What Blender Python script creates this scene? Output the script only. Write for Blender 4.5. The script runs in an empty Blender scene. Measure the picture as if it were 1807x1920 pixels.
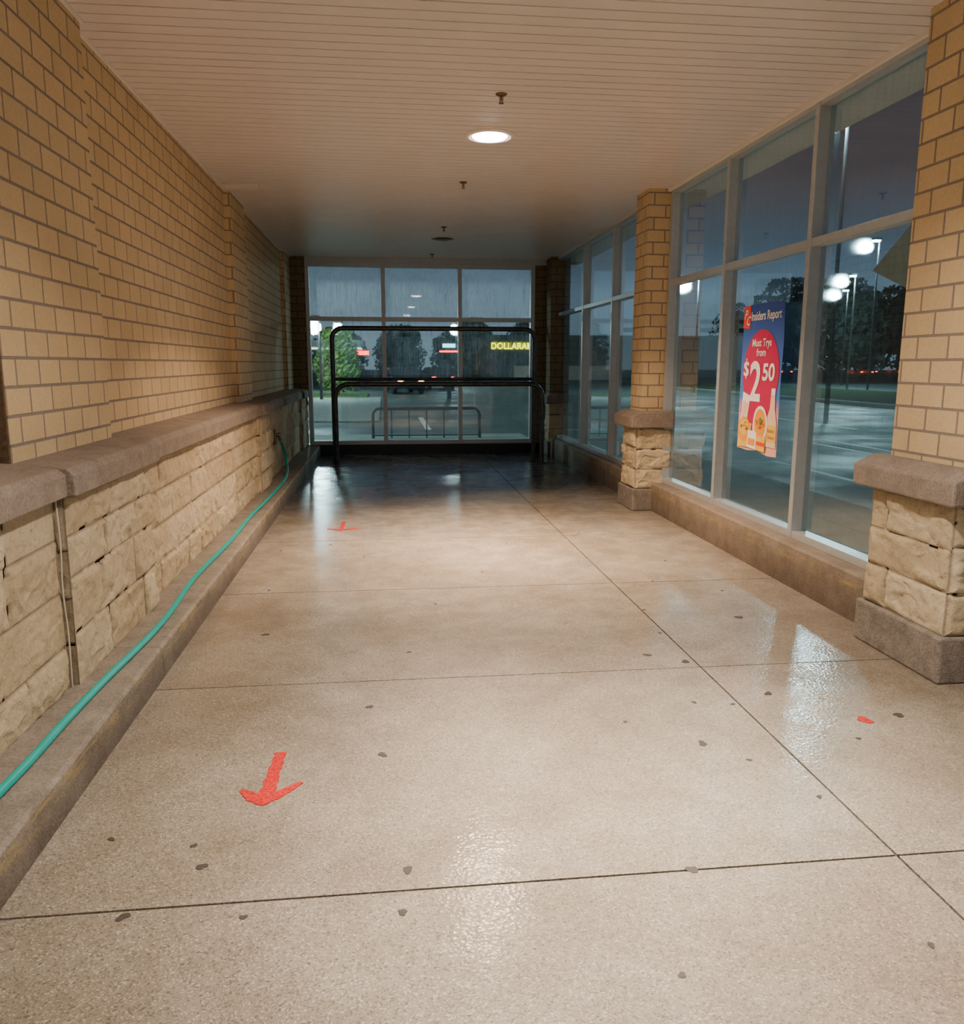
import bpy, random, bmesh
import numpy as np
from math import *
from mathutils import Vector, Matrix, noise
random.seed(7)
COL=bpy.context.scene.collection
WL={}
# ------------------------------------------------------------------ helpers
class MB:
    def __init__(s): s.v=[];s.f=[];s.m=[]
    def add(s,vs,fs,mi=0):
        o=len(s.v); s.v+= [tuple(v) for v in vs]; s.f+=[tuple(i+o for i in f) for f in fs]; s.m+=[mi]*len(fs)
    def box(s,x0,x1,y0,y1,z0,z1,mi=0):
        s.add([(x0,y0,z0),(x1,y0,z0),(x1,y1,z0),(x0,y1,z0),(x0,y0,z1),(x1,y0,z1),(x1,y1,z1),(x0,y1,z1)],
              [(0,3,2,1),(4,5,6,7),(0,1,5,4),(1,2,6,5),(2,3,7,6),(3,0,4,7)],mi)
    def prism(s,poly,fn,a,b,mi=0):
        n=len(poly); vs=[fn(p,q,a) for p,q in poly]+[fn(p,q,b) for p,q in poly]
        fs=[tuple(range(n))[::-1],tuple(range(n,2*n))]+[(i,(i+1)%n,n+(i+1)%n,n+i) for i in range(n)]
        s.add(vs,fs,mi)
    def tube(s,path,r,n=12,mi=0,caps=True,smooth=0):
        P=[Vector(p) for p in path]
        if smooth:
            Q=[]
            for i in range(len(P)-1):
                p0=P[max(i-1,0)];p1=P[i];p2=P[i+1];p3=P[min(i+2,len(P)-1)]
                for k in range(smooth):
                    t=k/smooth
                    Q.append(.5*((2*p1)+(p2-p0)*t+(2*p0-5*p1+4*p2-p3)*t*t+(3*p1-p0-3*p2+p3)*t**3))
            Q.append(P[-1]);P=Q
        rr=r if isinstance(r,(list,tuple)) else [r]*len(P)
        if smooth and isinstance(r,(list,tuple)): rr=[r[0]]*len(P)
        N=None;vs=[]
        for i,p in enumerate(P):
            t=(P[min(i+1,len(P)-1)]-P[max(i-1,0)]).normalized()
            if N is None: N=t.orthogonal().normalized()
            N=(N-t*N.dot(t)).normalized();B=t.cross(N)
            for k in range(n):
                a=2*pi*k/n; vs.append(p+(N*cos(a)+B*sin(a))*rr[i])
        fs=[]
        for i in range(len(P)-1):
            for k in range(n):
                a=i*n+k;b=i*n+(k+1)%n; fs.append((a,b,b+n,a+n))
        if caps: fs+= [tuple(range(n))[::-1],tuple(range((len(P)-1)*n,len(P)*n))]
        s.add(vs,fs,mi)
    def lathe(s,prof,c,n=40,mi=0):
        vs=[(c[0]+r*cos(2*pi*k/n),c[1]+r*sin(2*pi*k/n),c[2]+z) for r,z in prof for k in range(n)]
        fs=[(i*n+k,i*n+(k+1)%n,(i+1)*n+(k+1)%n,(i+1)*n+k) for i in range(len(prof)-1) for k in range(n)]
        s.add(vs,fs,mi)
    def obj(s,name,mats,loc=(0,0,0),parent=None,smooth=False,bevel=0,attr=None):
        L=Vector(loc)
        me=bpy.data.meshes.new(name)
        me.from_pydata([tuple(Vector(v)-L) for v in s.v],[],s.f)
        for m in (mats if isinstance(mats,(list,tuple)) else [mats]): me.materials.append(m)
        me.polygons.foreach_set('material_index',s.m)
        me.polygons.foreach_set('use_smooth',[smooth]*len(s.f))
        uv=me.uv_layers.new(name='UVMap')
        me.update()
        for p in me.polygons:
            n=p.normal;a=max(range(3),key=lambda i:abs(n[i]))
            for li in p.loop_indices:
                w=Vector(s.v[me.loops[li].vertex_index])
                uv.data[li].uv=((w.y,w.z) if a==0 else (w.x,w.z) if a==1 else (w.x,w.y))
        if attr is not None:
            at=me.color_attributes.new(name='blk',type='FLOAT_COLOR',domain='POINT')
            at.data.foreach_set('color',np.array(attr,dtype=np.float32).ravel())
        return link(me,name,L,parent,bevel,smooth)
def link(me,name,L,parent=None,bevel=0,smooth=False):
    o=bpy.data.objects.new(name,me);COL.objects.link(o)
    L=Vector(L);WL[o.name]=L
    if parent: o.parent=parent;o.location=L-WL[parent.name]
    else: o.location=L
    if bevel:
        b=o.modifiers.new('bev','BEVEL');b.width=bevel;b.segments=2;b.limit_method='ANGLE'
    if smooth and me:
        try: me.set_sharp_from_angle(angle=radians(40))
        except Exception: pass
    return o
def empty(name,loc): return link(None,name,loc)
def tag(o,label=None,cat=None,kind=None,group=None):
    if label:o['label']=label
    if cat:o['category']=cat
    if kind:o['kind']=kind
    if group:o['group']=group
    return o
# ------------------------------------------------------------------ materials
def newmat(name):
    m=bpy.data.materials.new(name);m.use_nodes=True;nt=m.node_tree;nt.nodes.clear()
    return m,nt,nt.nodes,nt.links
def N(nt,t,**kw):
    n=nt.nodes.new(t)
    for k,v in kw.items(): setattr(n,k,v)
    return n
def c4(c): return (c[0],c[1],c[2],1)
def ramp(nt,fac,stops):
    r=nt.nodes.new('ShaderNodeValToRGB');e=r.color_ramp.elements
    e[0].position=stops[0][0];e[0].color=c4(stops[0][1]);e[1].position=stops[-1][0];e[1].color=c4(stops[-1][1])
    for p,c in stops[1:-1]:
        x=e.new(p);x.color=c4(c)
    nt.links.new(fac,r.inputs[0]);return r.outputs[0]
def mix(nt,fac,a,b,mode='MIX'):
    n=nt.nodes.new('ShaderNodeMix');n.data_type='RGBA';n.blend_type=mode
    for sck,val in ((n.inputs[0],fac),(n.inputs[6],a),(n.inputs[7],b)):
        if hasattr(val,'links'): nt.links.new(val,sck)
        else: sck.default_value=c4(val) if isinstance(val,tuple) else val
    return n.outputs[2]
def math_(nt,op,a,b=None,c=None,clamp=False):
    n=nt.nodes.new('ShaderNodeMath');n.operation=op;n.use_clamp=clamp
    for i,val in enumerate((a,b,c)):
        if val is None: continue
        if hasattr(val,'links'): nt.links.new(val,n.inputs[i])
        else:n.inputs[i].default_value=val
    return n.outputs[0]
def pos(nt): return nt.nodes.new('ShaderNodeNewGeometry').outputs['Position']
def noi(nt,vec,scale,detail=4,rough=.6,out='Fac'):
    n=N(nt,'ShaderNodeTexNoise');n.inputs['Scale'].default_value=scale;n.inputs['Detail'].default_value=detail;n.inputs['Roughness'].default_value=rough
    nt.links.new(vec,n.inputs['Vector']);return n.outputs[out]
def mapv(nt,vec,scale):
    n=N(nt,'ShaderNodeMapping');n.inputs['Scale'].default_value=scale;nt.links.new(vec,n.inputs['Vector']);return n.outputs[0]
def prin(nt,col,rough=.5,bump=None,bstr=.3,bdist=.01,metal=0,spec=.5):
    p=N(nt,'ShaderNodeBsdfPrincipled');o=N(nt,'ShaderNodeOutputMaterial')
    for sck,val in ((p.inputs['Base Color'],col),(p.inputs['Roughness'],rough)):
        if hasattr(val,'links'): nt.links.new(val,sck)
        else: sck.default_value=c4(val) if isinstance(val,tuple) else val
    p.inputs['Metallic'].default_value=metal;p.inputs['Specular IOR Level'].default_value=spec
    if bump is not None:
        b=N(nt,'ShaderNodeBump');b.inputs['Strength'].default_value=bstr;b.inputs['Distance'].default_value=bdist
        nt.links.new(bump,b.inputs['Height']);nt.links.new(b.outputs[0],p.inputs['Normal'])
    nt.links.new(p.outputs[0],o.inputs[0]);return p
def simple(name,col,rough=.5,metal=0,var=.15,scale=8,bump=.1,spec=.5):
    m,nt,_,_2=newmat(name);P=pos(nt);n=noi(nt,P,scale,5)
    d=tuple(c*(1-var) for c in col);l=tuple(min(1,c*(1+var)) for c in col)
    prin(nt,ramp(nt,n,[(.3,d),(.7,l)]),rough,n,bump,.005,metal,spec);return m
def emis(name,col,s):
    m,nt,_,_2=newmat(name);e=N(nt,'ShaderNodeEmission');e.inputs[0].default_value=c4(col);e.inputs[1].default_value=s
    o=N(nt,'ShaderNodeOutputMaterial');nt.links.new(e.outputs[0],o.inputs[0]);return m

def brick_mat(name='tan_brick',k=1.):
    m,nt,_,_2=newmat(name);uv=N(nt,'ShaderNodeUVMap').outputs[0]
    b=N(nt,'ShaderNodeTexBrick');b.offset=.5
    nt.links.new(uv,b.inputs['Vector'])
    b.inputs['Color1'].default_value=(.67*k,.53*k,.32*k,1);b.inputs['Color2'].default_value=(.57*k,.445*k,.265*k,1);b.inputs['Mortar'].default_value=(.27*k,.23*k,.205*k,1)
    b.inputs['Scale'].default_value=1;b.inputs['Mortar Size'].default_value=.0075;b.inputs['Mortar Smooth'].default_value=.25
    b.inputs['Bias'].default_value=-.3;b.inputs['Brick Width'].default_value=.24;b.inputs['Row Height'].default_value=.121
    P=pos(nt);n1=noi(nt,P,60,4,.7);n2=noi(nt,P,1.3,3)
    c=mix(nt,.4,b.outputs['Color'],ramp(nt,n1,[(.3,(.66,.64,.60)),(.6,(1,1,1))]),'MULTIPLY')
    c=mix(nt,.3,c,ramp(nt,n2,[(.3,(.65,.6,.55)),(.7,(1,1,1))]),'MULTIPLY')
    h=math_(nt,'SUBTRACT',math_(nt,'MULTIPLY',n1,.12),b.outputs['Fac'])
    prin(nt,c,.8,h,.7,.005,spec=.25);return m
def stone_mat(name='split_limestone',k=1.):
    m,nt,_,_2=newmat(name);a=N(nt,'ShaderNodeAttribute');a.attribute_name='blk'
    sp=N(nt,'ShaderNodeSeparateColor');nt.links.new(a.outputs['Color'],sp.inputs[0])
    P=pos(nt);n1=noi(nt,P,20,8,.78);n2=noi(nt,P,3,4);n3=noi(nt,mapv(nt,P,(9,9,30)),2,5,.7)
    c=ramp(nt,sp.outputs[0],[(0,(.53*k,.44*k,.29*k)),(.5,(.60*k,.51*k,.35*k)),(1,(.67*k,.585*k,.42*k))])
    c=mix(nt,.6,c,ramp(nt,n1,[(.32,(.52,.47,.41)),(.5,(1,1,1))]),'MULTIPLY')
    c=mix(nt,.35,c,ramp(nt,n2,[(.3,(.62,.58,.52)),(.6,(1,1,1))]),'MULTIPLY')
    c=mix(nt,math_(nt,'MULTIPLY',ramp(nt,n3,[(.60,(0,0,0)),(.70,(1,1,1))]),.55),c,(.10,.08,.06))
    c=mix(nt,sp.outputs[1],c,(.30*k,.245*k,.175*k))
    w=N(nt,'ShaderNodeTexNoise');w.inputs['Scale'].default_value=9;w.inputs['Detail'].default_value=3;nt.links.new(P,w.inputs['Vector'])
    v=N(nt,'ShaderNodeTexVoronoi');v.inputs['Scale'].default_value=13
    wv=mix(nt,.12,P,w.outputs['Color'],'ADD');nt.links.new(wv,v.inputs['Vector'])
    hh=math_(nt,'ADD',n1,math_(nt,'MULTIPLY',v.outputs['Distance'],.8))
    prin(nt,c,.9,hh,.85,.02,spec=.2);return m
def concrete(name,a,b,rough=.8,yellow=0,scale=6,axis=(1,1,1)):
    m,nt,_,_2=newmat(name);P=mapv(nt,pos(nt),axis);n1=noi(nt,P,scale,8,.75);n2=noi(nt,P,90,3,.7)
    c=ramp(nt,n1,[(.32,a),(.66,b)]);c=mix(nt,.55,c,ramp(nt,n2,[(.35,(.42,.40,.37)),(.6,(1,1,1))]),'MULTIPLY')
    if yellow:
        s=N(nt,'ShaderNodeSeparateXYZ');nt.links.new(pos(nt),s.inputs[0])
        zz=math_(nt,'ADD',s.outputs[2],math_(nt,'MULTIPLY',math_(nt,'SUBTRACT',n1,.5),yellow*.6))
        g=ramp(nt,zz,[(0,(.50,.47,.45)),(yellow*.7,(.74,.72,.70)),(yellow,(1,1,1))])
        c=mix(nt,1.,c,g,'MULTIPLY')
        n4=noi(nt,mapv(nt,pos(nt),(3,1.2,10)),3,8,.8)
        k=ramp(nt,n4,[(.50,(0,0,0)),(.60,(1,1,1))])
        zb=ramp(nt,s.outputs[2],[(max(.0,yellow-.09),(0,0,0)),(yellow-.03,(1,1,1)),(yellow+.005,(0,0,0))])
        k2=math_(nt,'MULTIPLY',math_(nt,'MULTIPLY',k,zb),.65)
        c=mix(nt,k2,c,(.42,.33,.08))
    prin(nt,c,rough,math_(nt,'ADD',n2,n1),.6,.009,spec=.35);return m
def floor_mat():
    m,nt,_,_2=newmat('wet_exposed_aggregate');P=pos(nt)
    v=N(nt,'ShaderNodeTexVoronoi');v.inputs['Scale'].default_value=185;nt.links.new(P,v.inputs['Vector'])
    sp=N(nt,'ShaderNodeSeparateColor');nt.links.new(v.outputs['Color'],sp.inputs[0])
    v2=N(nt,'ShaderNodeTexVoronoi');v2.inputs['Scale'].default_value=70;nt.links.new(P,v2.inputs['Vector'])
    sp2=N(nt,'ShaderNodeSeparateColor');nt.links.new(v2.outputs['Color'],sp2.inputs[0])
    c=ramp(nt,sp.outputs[0],[(0,(.13,.115,.092)),(.22,(.235,.213,.176)),(.82,(.285,.26,.218)),(1,(.45,.42,.36))])
    peb=ramp(nt,sp2.outputs[0],[(.0,(1,1,1)),(.13,(0,0,0))])
    near=ramp(nt,v2.outputs['Distance'],[(.25,(1,1,1)),(.4,(0,0,0))])
    c=mix(nt,math_(nt,'MULTIPLY',math_(nt,'MULTIPLY',peb,near),.75),c,(.075,.062,.050))
    n1=noi(nt,P,.9,7,.62);n2=noi(nt,P,5,5,.65)
    c=mix(nt,.7,c,ramp(nt,n1,[(.36,(.62,.56,.49)),(.60,(1.,1.,1.))]),'MULTIPLY')
    c=mix(nt,.5,c,ramp(nt,n2,[(.35,(.74,.70,.65)),(.6,(1,1,1))]),'MULTIPLY')
    s=N(nt,'ShaderNodeSeparateXYZ');nt.links.new(P,s.inputs[0])
    n3=noi(nt,P,1.1,6,.65)
    y=math_(nt,'ADD',s.outputs[1],math_(nt,'MULTIPLY',math_(nt,'SUBTRACT',n3,.5),2.0))
    y=math_(nt,'ADD',y,math_(nt,'MULTIPLY',s.outputs[0],-.30))
    wet=math_(nt,'MULTIPLY',math_(nt,'SUBTRACT',y,8.7),.8,clamp=True)
    c=mix(nt,wet,c,mix(nt,.82,c,(.012,.012,.013)))
    pud=ramp(nt,noi(nt,P,1.7,4,.6),[(.42,(.38,.38,.38)),(.6,(.20,.20,.20))])
    r=N(nt,'ShaderNodeMix');nt.links.new(wet,r.inputs[0]);r.inputs[2].default_value=.42;nt.links.new(pud,r.inputs[3])
    h=math_(nt,'MULTIPLY',v.outputs['Distance'],math_(nt,'SUBTRACT',1,math_(nt,'MULTIPLY',wet,.85)))
    p=prin(nt,c,r.outputs[0],h,.38,.0032,spec=.5)
    film=ramp(nt,noi(nt,P,4.2,6,.65),[(.42,(.35,.35,.35)),(.55,(1,1,1))])
    nt.links.new(math_(nt,'MULTIPLY',film,.85),p.inputs['Coat Weight'])
    cr=math_(nt,'MULTIPLY_ADD',noi(nt,P,3.3,4,.6),-.26,.28)
    nt.links.new(cr,p.inputs['Coat Roughness']);p.inputs['Coat IOR'].default_value=1.45
    b=N(nt,'ShaderNodeBump');b.inputs['Strength'].default_value=.31;b.inputs['Distance'].default_value=.004
    nt.links.new(math_(nt,'ADD',math_(nt,'MULTIPLY',noi(nt,P,13,4,.55),1.0),math_(nt,'MULTIPLY',v2.outputs['Distance'],.5)),b.inputs['Height']);nt.links.new(b.outputs[0],p.inputs['Coat Normal'])
    return m
def glass_mat(name,dirt=0.,tint=(.86,.93,.93),drip=False,blur=.4,ior=1.015,base=.10,rr=.3):
    m,nt,_,_2=newmat(name)
    lw=N(nt,'ShaderNodeLayerWeight');lw.inputs[0].default_value=.5
    f=math_(nt,'MULTIPLY_ADD',math_(nt,'POWER',lw.outputs['Facing'],3.5),.80,base,clamp=True)
    t=N(nt,'ShaderNodeBsdfTransparent');t.inputs[0].default_value=c4(tint)
    rf=N(nt,'ShaderNodeBsdfRefraction');rf.inputs['Color'].default_value=c4(tint);rf.inputs['IOR'].default_value=ior;rf.inputs['Roughness'].default_value=rr
    mt=N(nt,'ShaderNodeMixShader');mt.inputs[0].default_value=blur;nt.links.new(t.outputs[0],mt.inputs[1]);nt.links.new(rf.outputs[0],mt.inputs[2])
    g=N(nt,'ShaderNodeBsdfGlossy');g.inputs['Roughness'].default_value=.02;g.inputs[0].default_value=(.92,.97,1,1)
    ms=N(nt,'ShaderNodeMixShader');nt.links.new(f,ms.inputs[0]);nt.links.new(mt.outputs[0],ms.inputs[1]);nt.links.new(g.outputs[0],ms.inputs[2])
    d=N(nt,'ShaderNodeBsdfDiffuse');d.inputs[0].default_value=(.24,.31,.34,1)
    tr=N(nt,'ShaderNodeBsdfTranslucent');tr.inputs[0].default_value=(.60,.70,.75,1)
    md=N(nt,'ShaderNodeMixShader');md.inputs[0].default_value=.7;nt.links.new(d.outputs[0],md.inputs[1]);nt.links.new(tr.outputs[0],md.inputs[2])
    P=pos(nt)
    st=noi(nt,mapv(nt,P,(26,26,1.3)),2.2,6,.75);bl=noi(nt,P,1.9,6,.7);sx=N(nt,'ShaderNodeSeparateXYZ');nt.links.new(P,sx.inputs[0])
    if drip:
        up=ramp(nt,math_(nt,'MULTIPLY',sx.outputs[2],.3),[(.15,(.15,.15,.15)),(.45,(.35,.35,.35)),(.69,(.65,.65,.65)),(.75,(1,1,1))])
        k=math_(nt,'MULTIPLY',math_(nt,'MULTIPLY',ramp(nt,st,[(.38,(.2,.2,.2)),(.58,(1,1,1))]),up),dirt)
        k=math_(nt,'MULTIPLY',k,ramp(nt,bl,[(.40,(.25,.25,.25)),(.55,(1,1,1))]))
        dk=ramp(nt,noi(nt,mapv(nt,P,(34,34,1.0)),1.6,5,.85),[(.57,(1,1,1)),(.63,(.30,.32,.32))])
        zr=ramp(nt,math_(nt,'MULTIPLY',sx.outputs[2],.3),[(.30,(0,0,0)),(.48,(.8,.8,.8)),(.82,(1,1,1)),(.90,(.1,.1,.1))])
        tt=mix(nt,zr,tint,mix(nt,1.,tint,dk,'MULTIPLY'))
        nt.links.new(tt,t.inputs[0]);nt.links.new(tt,rf.inputs['Color'])
    else:
        dr=noi(nt,P,170,2,.5)
        k=math_(nt,'MULTIPLY',ramp(nt,st,[(.42,(.3,.3,.3)),(.68,(1,1,1))]),dirt)
        k=math_(nt,'ADD',k,math_(nt,'MULTIPLY',ramp(nt,dr,[(.64,(0,0,0)),(.70,(1,1,1))]),.12))
    m2=N(nt,'ShaderNodeMixShader');nt.links.new(k,m2.inputs[0]);nt.links.new(ms.outputs[0],m2.inputs[1]);nt.links.new(md.outputs[0],m2.inputs[2])
    o=N(nt,'ShaderNodeOutputMaterial');nt.links.new(m2.outputs[0],o.inputs[0]);return m
M_brick=brick_mat();M_brickd=brick_mat('shade_darkened_brick',.35);M_stone=stone_mat();M_stoned=stone_mat('shade_darkened_limestone',.55);M_floor=floor_mat()  # darker brick and limestone copies carry shade in their colour
M_cap=concrete('cast_stone_cap',(.20,.165,.14),(.32,.27,.23),.75)
M_foot=concrete('footing_concrete',(.15,.135,.118),(.29,.262,.23),.8,0,9)
M_curbL=concrete('curb_concrete_worn_paint',(.17,.152,.13),(.31,.28,.245),.65,.157)
M_curbR=concrete('sill_curb_concrete',(.19,.155,.12),(.31,.26,.205),.65,.26)
M_black=simple('dark_wet_concrete',(.02,.02,.022),.35)
M_joint=simple('joint_gap',(.03,.026,.022),.9)
M_dark=simple('brown_shade_strip',(.10,.065,.04),.9,0,.35,40,.6)
M_caulk=simple('joint_sealant',(.50,.45,.38),.8)
M_ceil=simple('painted_soffit_metal',(.71,.67,.66),.30,0,.03,2,.01)
M_alu=simple('anodised_aluminium',(.50,.545,.575),.38,.5,.06,20,.02)
M_white=simple('white_enamel',(.74,.72,.69),.35,0,.03,5,.02)
M_glass=glass_mat('storefront_glass',.15,(.80,.94,.97),False,.20,1.007,.12,.35);M_glassd=glass_mat('streaked_glass',.50,(.90,.97,.97),True,.20,1.02,.08,.28)
M_steel=simple('dark_galvanised_pipe',(.085,.09,.095),.36,.7,.3,12,.05)
M_galv=simple('rack_pipe',(.10,.11,.12),.45,.3,.2,12,.05)
M_hose=simple('teal_hose_rubber',(.0,.34,.32),.35,0,.08,10,.02)
M_brass=simple('weathered_brass',(.18,.12,.06),.5,.6)
M_gum=simple('old_gum',(.045,.038,.034),.6,0,.2,60)
M_red=simple('red_spray_paint',(.42,.017,.016),.6,0,.5,80,.3,.25)
M_off=simple('dark_lens',(.03,.03,.03),.3)
M_lens=emis('lit_lens',(1,.88,.80),30)
M_refl=emis('painted_reflector_glow',(1,.66,.55),1.7)  # reflector glow painted as emission in place of light from the lens
M_roof=simple('roof_membrane',(.1,.1,.1),.8)

ZC=3.31;PX=-1.545;RX=-1.61;R=2.98;YF=14.5;Y0=-3.0
# ------------------------------------------------------------------ floor
mb=MB();ys=[2.2295+1.6762*k for k in range(-4,8)]
ys=[Y0]+[y for y in ys if y>Y0+.3 and y<YF-.2]+[YF+.3]
xs=[-1.7,1.601,3.2];g=.0045
for i in range(len(ys)-1):
    for j in range(2):
        mb.box(xs[j]+(g if j else 0),xs[j+1]-(0 if j else g),ys[i]+g,ys[i+1]-g,-.1,0,0)
mb.box(-1.7,3.2,Y0,YF+.3,-.14,-.012,1)
tag(mb.obj('floor',[M_floor,M_joint]),'wet exposed aggregate concrete walkway slabs with dark joints','floor','structure')
# ------------------------------------------------------------------ ceiling
mb=MB();pitch=.118;y=Y0
while y<YF+.2:
    y1=y+pitch
    vs=[(-1.75,y,ZC),(3.12,y,ZC),(3.12,y1-.015,ZC-.001),(-1.75,y1-.015,ZC-.001),(-1.75,y1-.012,ZC+.013),(3.12,y1-.012,ZC+.013),(3.12,y1,ZC+.013),(-1.75,y1,ZC+.013)]
    mb.add(vs,[(0,1,2,3),(3,2,5,4),(4,5,6,7)])
    mb.add([(-1.75,y1,ZC+.013),(3.12,y1,ZC+.013),(3.12,y1,ZC),(-1.75,y1,ZC)],[(0,1,2,3)])
    y=y1
mb.box(-1.9,3.3,Y0,YF+.4,ZC+.03,ZC+.35,1)
tag(mb.obj('ceiling',[M_ceil,M_roof]),'off-white painted metal plank soffit','ceiling','structure')
# ------------------------------------------------------------------ left wall
secs=[(Y0,3.6,0),(3.6,4.87,1),(4.87,9.1,0),(9.1,9.95,1),(9.95,13.65,0),(13.65,YF+.2,1)]
mb=MB()
mb.box(-2.2,RX,Y0,YF+.3,1.05,ZC+.02)
for a,b,p in secs:
    if p: mb.box(RX-.01,PX,a,b,1.05,ZC+.005)
mb.box(-2.2,-1.50,Y0,YF+.3,-.1,1.08)
wl=tag(mb.obj('wall_left',M_brick),'tan brick wall with pilasters above a split-stone base','wall','structure')
mb=MB();mb.box(-1.6,-1.30,YF-.08,YF+.15,1.0,ZC);mb.obj('end_pier',M_brickd,parent=wl)  # dark brick copy paints the far-end shade onto the pier
mb=MB();mb.box(RX,PX-.004,3.585,3.602,1.1,ZC);mb.obj('shade_strip',M_dark,parent=wl)  # brown strip painted as shade on the pilaster's near side
def stone_panel(name,fn,L,z0,z1,res,seed,parent,nrow=4,amp=.028,mat=None):
    rnd=random.Random(seed);Hh=z1-z0
    rows=[];zz=0
    hs=[rnd.uniform(.85,1.15) for _ in range(nrow)];t=sum(hs)
    for h in hs:
        h=h/t*Hh;cells=[];u=-rnd.uniform(0,.2)
        while u<L:
            w=rnd.uniform(.36,.72);cells.append((u,u+w,rnd.random(),rnd.uniform(.5,1.3),rnd.uniform(-1,1),rnd.uniform(-1,1)));u+=w
        if len(cells)>1 and L-cells[-1][0]<.12:
            c=cells.pop();d=cells.pop();cells.append((d[0],c[1])+d[2:])
        rows.append((zz,zz+h,cells));zz+=h
    nu=max(2,int(L/res));nv=int(Hh/res);vs=[];at=[]
    for j in range(nv+1):
        v=Hh*j/nv;r=next((q for q in rows if q[0]<=v<=q[1]+1e-6),rows[-1])
        for i in range(nu+1):
            u=L*i/nu;c=next((q for q in r[2] if q[0]<=u<=q[1]),r[2][-1])
            d=min(u-max(c[0],0),min(c[1],L)-u,v-r[0],r[1]-v)
            d+=.006*noise.noise(Vector((u*14,v*14,seed+.5)))
            if d<.005: h=0;mo=1
            else:
                mo=0;e=1-exp(-(d-.005)/.010)
                p=Vector((u*4+seed*3.1,v*5,c[2]*20))
                f=noise.noise(p)*.9
                q=Vector((u*6+c[2]*31,v*9,seed))
                dd,pp=noise.voronoi(q)
                ch=noise.cell(pp[0]*3.7)
                f+=.5*(ch-.3)*min(1,(dd[1]-dd[0])*4)+.24*noise.noise(p*4)
                h=e*(amp*.6*c[3]+amp*.75*f+.018*(c[4]*(u-(c[0]+c[1])/2)/.5+c[5]*(v-(r[0]+r[1])/2)/.2))
                h=max(h,.003)
            vs.append(fn(u,z0+v,h));at.append((c[2],mo,0,1))
    fs=[(j*(nu+1)+i,j*(nu+1)+i+1,(j+1)*(nu+1)+i+1,(j+1)*(nu+1)+i) for j in range(nv) for i in range(nu)]
    m=MB();m.add(vs,fs);return m.obj(name,mat or M_stone,parent=parent,smooth=False,attr=at)
for k,(a,b,p) in enumerate(secs):
    X=-1.362 if p else -1.402
    stone_panel('stone_veneer',lambda u,z,h,X=X,a=a:(X+h,a+u,z),b-a,.15,1.01,.010 if b<6 else (.016 if b<9.5 else .03),k+1,wl,amp=.027)
    if p:
        stone_panel('stone_return',lambda u,z,h,X=X,a=a:(-1.5+u,a-h,z),1.5+X+.005,.15,1.01,.010,k+31,wl,amp=.022,mat=M_stoned if k==1 else None)  # near return takes the darkened limestone as painted shade
    mb=MB();mb.box(-1.55,X,a,b,.1,1.0);mb.obj('stone_backing',M_cap,parent=wl)
mb=MB()
for a,b,p in secs:
    xo=-1.295 if p else -1.33
    a2=a-(.03 if p else 0);b2=b+(.03 if p else 0)
    n=max(1,round((b2-a2)/1.25));L=(b2-a2)/n
    for i in range(n):
        s,e=a2+i*L+.003,a2+(i+1)*L-.003
        mb.prism([(-1.66,1.0),(xo,1.0),(xo,1.09),(xo-.03,1.12),(-1.66,1.15)],lambda p_,q_,t:(p_,t,q_),s,e)
mb.obj('stone_cap',M_cap,parent=wl,bevel=.006)
mb=MB();mb.tube([(-1.380,3.575,.16),(-1.375,3.571,.4),(-1.383,3.574,.6),(-1.375,3.572,.8),(-1.380,3.574,1.0)],.0038,8,smooth=6)
mb.obj('joint_sealant',M_caulk,parent=wl)
mb=MB();n=5
for i in range(n):
    s=Y0+i*(YF+.2-Y0)/n;e=Y0+(i+1)*(YF+.2-Y0)/n
    mb.prism([(-1.55,-.05),(-1.127,-.05),(-1.135,.145),(-1.15,.157),(-1.55,.165)],lambda p_,q_,t:(p_,t,q_),s+.002,e-.002)
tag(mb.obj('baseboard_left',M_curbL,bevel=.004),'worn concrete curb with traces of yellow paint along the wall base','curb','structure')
mb=MB()
for a,b,p in secs: mb.box(-1.70,(PX if p else RX)+.022,a-(.02 if p else 0),b+(.02 if p else 0),ZC-.014,ZC+.003)
tag(mb.obj('trim_1',M_white),'white metal edge trim where soffit meets brick','trim','structure')
# ------------------------------------------------------------------ right curb
mb=MB()
for a,b in ((Y0,3.6),(4.25,8.5),(8.95,14.15)):
    mb.prism([(2.81,-.05),(3.12,-.05),(3.12,.30),(2.825,.30),(2.81,.285)],lambda p_,q_,t:(p_,t,q_),a,b)
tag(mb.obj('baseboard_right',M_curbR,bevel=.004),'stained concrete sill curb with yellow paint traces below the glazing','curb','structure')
mb=MB();mb.box(-1.45,3.1,YF-.05,YF+.2,-.05,.17)
tag(mb.obj('baseboard_far',M_black,bevel=.01),'dark wet concrete sill under the end glazing','curb','structure')
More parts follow.
